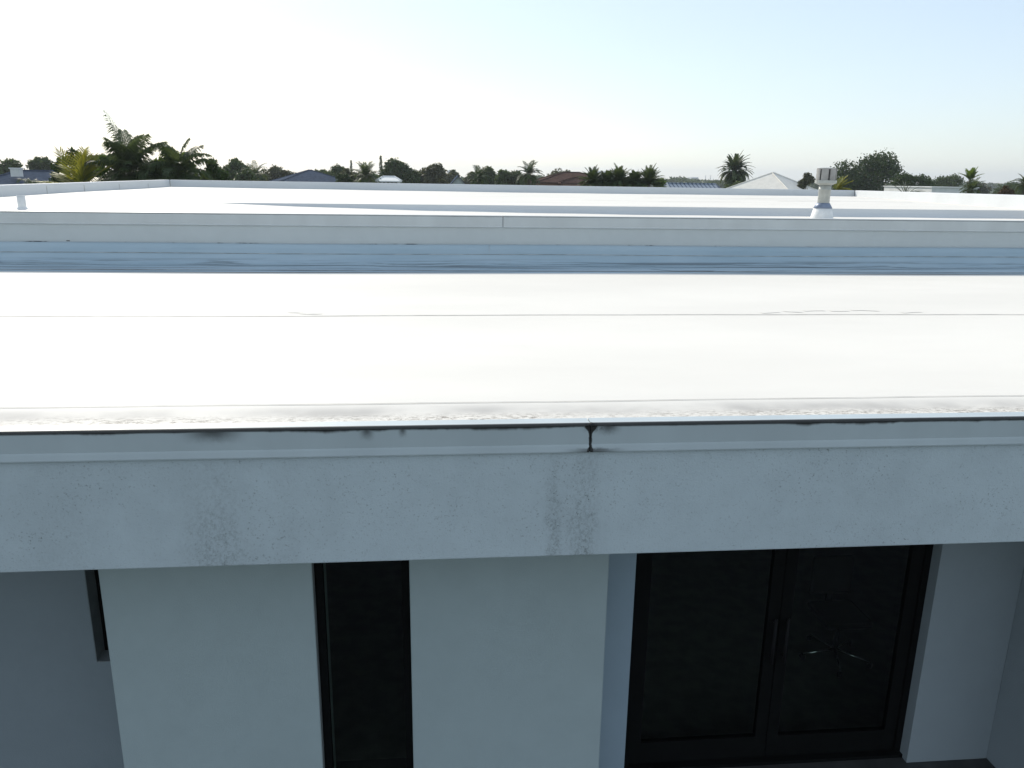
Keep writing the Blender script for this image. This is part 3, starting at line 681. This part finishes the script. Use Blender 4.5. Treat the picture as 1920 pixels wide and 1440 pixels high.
# palms of the neighbourhood
PG = 'palms of the neighbourhood'
palm('palm_tree', 'small palm left of the grey hip roof', 479, 328, 88, 24, L_PALM, 31, 1.9, .5, PG, wl=.09, npair=14)
palm('palm_tree', 'spiky palm left of the white cupola', 686, 331, 78, 30, L_PALM, 32, 1.75, .55, PG, wl=.09, npair=16, el=(-.6, 1.45), droop=(.6, 1.5))
palm('palm_tree', 'dark drooping palm in front of the trees right of the gable', 898, 334, 86, 24, L_DARK, 33, 1.7, .6, PG, wl=.10, npair=14)
palm('palm_tree', 'dark drooping palm left of the brown tiled roof', 992, 328, 88, 26, L_DARK, 34, 1.75, .6, PG, wl=.10, npair=16, droop=(1.1, 2.1))
palm('palm_tree', 'round headed date palm standing alone against the sky', 1378, 321, 104, 96, L_PALM, 35, 2.5, .5, PG, trunk_r=.3, wl=.16, npair=24, el=(-1.0, 1.5), droop=(.7, 1.6), vee=.1, sag=.4)
palm('palm_tree', 'small upright palm right of the long white wall', 1819, 338, 66, 15, L_BRIGHT, 36, 1.05, .42, PG, trunk_r=.1, wl=.06, npair=18, el=(.75, 1.5), droop=(.2, .7))
palm('palm_tree', 'dark shaggy palm below the small upright palm', 1822, 356, 58, 22, L_PALM, 37, 1.1, .4, PG, trunk_r=.1, wl=.06, npair=16)
palm('palm_tree', 'palm cut off by the right edge of the photo', 1921, 345, 62, 24, L_PALM, 38, 1.2, .4, PG, trunk_r=.12, wl=.06, npair=18)
palm('palm_tree', 'yellow green fronds peeping out right of the flue', 1566, 358, 34, 9, L_YEL, 39, .75, .32, trunk_r=.06, wl=.035, npair=18, el=(.25, 1.35), droop=(.2, .9), sag=.2, az=(-.9, .9))
palm('palm_tree', 'green palm fan at the far left edge below the chimney house', 62, 352, 40, 12, L_PALM, 43, 1.1, .4, trunk_r=.08, wl=.05, npair=16, az=(.2, 2.9), el=(-.1, 1.0))
cy = [(1112, 340, 16), (1138, 340, 12), (1160, 340, 18), (1190, 341, 12), (1217, 340, 19)]
cyl = ['leftmost feathery cycad, its fronds over the end of the brown tiled roof', 'second cycad of the row, lower than the third', 'third and bushiest cycad of the row', 'small cycad left of the last one in the row', 'rightmost and tallest cycad, spreading its fronds beside the green shrub']
for i, (px, py, sz) in enumerate(cy):
    palm('cycad', cyl[i], px, py+5, 58, 60, L_MID if i % 2 else L_PALM, 50+i, sz*.066+.18, .36, 'row of feathery cycads', trunk_r=.12, wl=.07, npair=20, el=(.0, 1.5), droop=(.6, 1.3), vee=.3, sag=.15, cat='cycad')
def blades(label, px, py, Y, n, L, seed):
    r = np.random.default_rng(seed); c = at(px, py, Y); root = thing('spiky_plant', label, 'plant', (c.x, Y, 0))
    mb = MB(); tint = []
    for i in range(n):
        a = r.uniform(0, 6.28); e = r.uniform(.3, 1.4); l = L*r.uniform(.6, 1.15); p = Vector((c.x, Y, c.z-.2)); pts = [p]
        for k in range(6):
            ee = e-1.0*(k/6)**1.5; p = p+Vector((math.cos(a)*math.cos(ee), math.sin(a)*math.cos(ee), math.sin(ee)))*l/6; pts.append(p)
        mb.tube(pts, [.035*(1-k/7) for k in range(7)], 4, False)
    mb.build('blades', L_SILV, root, tint=r.uniform(0, 1, len(mb.f)))
    MB().tube([(c.x, Y, 0), (c.x, Y, c.z-.15)], [.09, .07], 7).build('stem', BARK, root)
blades('pale spiky plant with arching blades in front of the oak', 1698, 362, 42, 22, 1.15, 3)

# ------------------------------------------------------------------ houses beyond
R_GREY = plain('grey shingle', (.075, .092, .125), .8, .2, 3, spec=0.)
R_LIGHT = plain('pale metal roof', (.74, .71, .64), .6, .05, 2, spec=.05)
R_BROWN = plain('brown roof tile', (.095, .062, .052), .8, .25, 4, spec=0.)
R_WHITE = plain('white roof', (.8, .8, .78), .6, .04, 2)
W_CREAM = plain('cream house paint', (.6, .57, .5), .8, .06, 2)
W_WHITE = plain('white house paint', (.75, .75, .73), .8, .05, 2)
W_PINK = plain('terracotta paint', (.42, .25, .2), .8, .06, 2)
W_HAZE = plain('pale tower concrete', (.55, .58, .6), .8, .05, .05)
W_WIN = plain('dark window glass', (.05, .06, .07), .15, .1, 3)
def rib_mat():
    n = N('ribbed blue metal roof'); x, y, z = n.xyz()
    s = n.math('FRACT', n.math('MULTIPLY', x, 2.5))
    n.col(n.mix(n.ramp(s, .30, .36), (.085, .11, .15), (.29, .33, .38))).rough(.7); n.p.inputs['Specular IOR Level'].default_value = .02; return n.m
R_RIB = rib_mat()
def house(name, label, c, wx, wy, ze, zr, ridge, wall, roof, rot=0., windows=(), over=.4, gable=False, cat='house', base=0.):
    """c: centre (x,y). Hip roof with a ridge of length `ridge` along X, or a gable along X/Y"""
    root = thing(name, label, cat, (c[0], c[1], base)); root.rotation_euler.z = rot
    def fin(o): o.parent = root; o.matrix_parent_inverse = Matrix(); return o
    h = ze-base
    fin(MB().box(-wx/2, wx/2, -wy/2, wy/2, 0, h).build('wall', wall))
    a, b = wx/2+over, wy/2+over; r_ = ridge/2; H = zr-base; e = h-.02
    vs = [(-a, -b, e), (a, -b, e), (a, b, e), (-a, b, e), (-r_, 0, H), (r_, 0, H), (-a, -b, e-.14), (a, -b, e-.14), (a, b, e-.14), (-a, b, e-.14)]
    fs = [(0, 1, 5, 4), (1, 2, 5), (2, 3, 4, 5), (3, 0, 4), (6, 7, 1, 0), (7, 8, 2, 1), (8, 9, 3, 2), (9, 6, 0, 3), (9, 8, 7, 6)]
    rf = fin(MB().add(vs, fs).build('roof', roof))
    cap = MB()
    for p, q in ((4, 5), (0, 4), (3, 4), (1, 5), (2, 5)):
        cap.tube([Vector(vs[p])+Vector((0, 0, .03)), Vector(vs[q])+Vector((0, 0, .03))], [.07, .07], 5)
    cp_ = cap.build('ridge_cap', R_LIGHT if roof == R_LIGHT else roof); cp_.parent = rf
    for wx0, wx1, z0_, z1_ in windows:
        o = fin(MB().box(wx0, wx1, -wy/2-.03, -wy/2+.05, z0_-base, z1_-base).build('window', W_WIN))
        f_ = MB(); y_ = -wy/2-.05
        f_.box(wx0-.08, wx0, y_, y_+.08, z0_-base-.08, z1_-base+.08).box(wx1, wx1+.08, y_, y_+.08, z0_-base-.08, z1_-base+.08)
        f_.box(wx0, wx1, y_+.002, y_+.078, z1_-base, z1_-base+.08).box(wx0, wx1, y_+.002, y_+.078, z0_-base-.08, z0_-base)
        q = f_.build('frame', W_WHITE); q.parent = o
    return root, rf

# far left house with chimney
c = at(18, 320, 62); zt = c.z
hs, rf = house('house', 'grey roofed house with a white chimney at the far left', (at(20, 330, 62).x, 66), 7.5, 8, 3.3, at(30, 320, 66).z, 2.5, W_CREAM, R_GREY, .25)
ch = at(24, 318, 63); o = MB().box(-.3, .3, -.3, .3, -.55, 0).box(-.36, .36, -.36, .36, 0, .09).build('chimney', W_WHITE)
o.parent = rf; o.matrix_parent_inverse = (Matrix.Translation(hs.location) @ Matrix.Rotation(.25, 4, 'Z')).inverted(); o.location = (ch.x, 63.5, ch.z+.05)
# grey hip roof
c = at(564, 319, 112)
house('house', 'house with a steep grey hip roof, sunlit on its left side', (c.x+1.2, 112), 9.5, 9.5, 3.55, c.z, .4, W_CREAM, R_GREY, .32)
# white cupola house
c = at(729, 331, 92); hw = 45/F*92
house('pavilion', 'small white roofed cupola with a row of windows', (c.x, 92), hw*.86, hw*.86, at(729, 338.5, 92).z, at(729, 331, 92).z, hw*.45, W_WHITE, R_WHITE, 0., [(-hw*.38+k*hw*.155, -hw*.38+k*hw*.155+hw*.12, 3.3, at(729, 339.8, 92).z) for k in range(5)], .18, cat='pavilion')
# gable
c = at(859, 329, 78); gw = 24/F*78
root = thing('house', 'pale gable end peeping over the parapet in the middle', 'house', (c.x, 79, 0))
MB().add([(c.x-gw/2, 78, 0), (c.x+gw/2, 78, 0), (c.x+gw/2, 78, c.z-.75), (c.x, 78, c.z-.06), (c.x-gw/2, 78, c.z-.75), (c.x-gw/2, 84, 0), (c.x+gw/2, 84, 0), (c.x+gw/2, 84, c.z-.75), (c.x, 84, c.z-.06), (c.x-gw/2, 84, c.z-.75)],
         [(0, 1, 2, 3, 4), (9, 8, 7, 6, 5), (0, 4, 9, 5), (1, 6, 7, 2)]).build('wall', plain('pale grey siding', (.42, .45, .44), .8, .06, 2), root)
MB().add([(c.x-gw/2-.25, 77.8, c.z-1.0), (c.x, 77.8, c.z), (c.x, 84.2, c.z), (c.x-gw/2-.25, 84.2, c.z-1.0)]+[(c.x-gw/2-.25, 77.8, c.z-1.07), (c.x, 77.8, c.z-.07), (c.x, 84.2, c.z-.07), (c.x-gw/2-.25, 84.2, c.z-1.07)], [(0, 1, 2, 3), (7, 6, 5, 4), (0, 4, 5, 1), (0, 3, 7, 4), (2, 6, 7, 3)])\
  .add([(c.x, 77.8, c.z), (c.x+gw/2+.25, 77.8, c.z-1.0), (c.x+gw/2+.25, 84.2, c.z-1.0), (c.x, 84.2, c.z)]+[(c.x, 77.8, c.z-.07), (c.x+gw/2+.25, 77.8, c.z-1.07), (c.x+gw/2+.25, 84.2, c.z-1.07), (c.x, 84.2, c.z-.07)], [(0, 1, 2, 3), (7, 6, 5, 4), (0, 4, 5, 1), (1, 5, 6, 2), (2, 6, 7, 3)]).build('roof', R_GREY, root)
# brown tiled house
c = at(1082, 324, 92)
ww = [(-5.6, -5.0, 2.6, 3.62), (-2.2, -1.5, 2.6, 3.62), (-1.0, .1, 2.6, 3.62), (.6, 1.4, 2.6, 3.62)]
house('house', 'house with a brown tiled hip roof and windows under its eaves', (at(1083, 330, 92).x, 96), 8.6, 8, at(1080, 342, 92).z, at(1080, 323.5, 96).z, 1.8, W_PINK, R_BROWN, .0, [(a*.62, b*.62, z0_, z1_) for a, b, z0_, z1_ in ww], .45)
c = at(1078, 332, 90)
house('house', 'lower brown tiled porch roof in front of the brown tiled house', (c.x+.2, 90.5), 3.2, 2.4, at(1080, 342.5, 90).z, at(1078, 333, 90).z, .3, W_PINK, R_BROWN, 0., [(-1.0, -.3, 2.6, 3.5), (.2, .9, 2.6, 3.5)], .3)
# ribbed blue roof
c0, c1 = at(1258, 341.5, 76), at(1352, 343, 76); cw = c1.x-c0.x
house('house', 'low house under a ribbed blue metal roof right of the cycads', ((c0.x+c1.x)/2, 77.5), cw-.3, 5.5, 3.25, at(1300, 344.5, 77).z, cw*.98, W_WHITE, R_RIB, 0., over=.3)
# white roofed house with a gable end
c = at(1462, 324, 96)
house('house', 'house with a big pale white roof left of the flue', (c.x, 98), 8.6, 8.6, 3.3, c.z, .5, W_WHITE, R_LIGHT, math.radians(42))
c = at(1456, 327, 90.6)
MBx = MB(); 
# long white wall right of the oak
a, b = at(1748, 350, 88), at(1818, 351, 88)
wl_ = thing('flat_roofed_house', 'long plain white flat roofed house right of the oak', 'house', ((a.x+b.x)/2, 90, 0))
MB().box(a.x, b.x+1.0, 88, 98, 0, a.z-.10).build('wall', W_WHITE, wl_)
MB().box(a.x-.12, b.x+1.12, 87.88, 98.1, a.z-.10, a.z).build('roof', R_WHITE, wl_)
# towers far away
def tower(label, px0, px1, pyt, Y, group='distant apartment towers', notch=True):
    a, b = at(px0, pyt, Y), at(px1, pyt, Y); r = thing('apartment_tower', label, 'tower', ((a.x+b.x)/2, Y, 0), group)
    W = b.x-a.x; m = MB().box(a.x, b.x, Y, Y+25, 0, a.z*.93)
    for k in range(4): m.box(a.x+W*(.02+.25*k), a.x+W*(.02+.25*k+.19), Y+.3, Y+24, a.z*.93, a.z*(1.0 if k % 2 else .97))
    m.build('wall', W_HAZE, r)
    for f in range(7):
        MB().box(a.x+W*.04, b.x-W*.04, Y-.3, Y+.01, a.z*(.93-.085*f)-2.2, a.z*(.93-.085*f)-1.2).build('window_band', W_WIN, r)
tower('wide pale apartment tower on the horizon above the cycads', 1109, 1150, 320, 1500)
tower('small pale tower on the horizon above the pale gable', 839, 851, 318.5, 1500)
tower('low pale block on the horizon left of the date palm', 1297, 1310, 332, 1300)
for px, lab in ((1323.5, 'left one of the two thin masts on the horizon'), (1332.5, 'right one of the two thin masts on the horizon')):
    q = at(px, 328.5, 700); o = MB().tube([(q.x, 700, 0), (q.x, 700, q.z)], [.45, .2], 6).build('mast', W_HAZE); tag(o, lab, 'mast', 'masts on the horizon')

# far treeline: a wood that reads as one mass
r = np.random.default_rng(77); P = []
for px in np.arange(-60, 1990, 4.5):
    Y = r.uniform(420, 900); zz = at(px, 345, Y); top = EYE+r.uniform(.2, 3.0)*(Y/650)*(.55+.45*math.sin(px*.021)+.3*math.sin(px*.07))
    m = 150; d = r.normal(size=(m, 3)); d /= np.linalg.norm(d, axis=1)[:, None]
    P.append(np.array([zz.x, Y, max(2, top-3.2)])+d*np.array([4.5, 4.5, 3.2])*r.uniform(.6, 1, (m, 1)))
P = np.concatenate(P); V_, Fc = leaf_quads(P, 2.0, r)
tag(leafmesh('distant_woods', V_, Fc, r.uniform(0, 1, len(P)), L_MID, None), 'hazy line of distant trees along the horizon', 'trees', kind='stuff')

# ------------------------------------------------------------------ air
hm = bpy.data.materials.new('haze'); hm.use_nodes = True; t = hm.node_tree; t.nodes.clear()
pv = t.nodes.new('ShaderNodeVolumePrincipled'); pv.inputs['Color'].default_value = (.86, .93, 1, 1); pv.inputs['Density'].default_value = .0003; pv.inputs['Anisotropy'].default_value = .3
ho = t.nodes.new('ShaderNodeOutputMaterial'); t.links.new(pv.outputs[0], ho.inputs['Volume'])
tag(MB().box(-2700, 2700, -320, 4300, -1.02, 60).build('haze', hm), 'thin pale haze over the far neighbourhood', 'haze', kind='stuff')
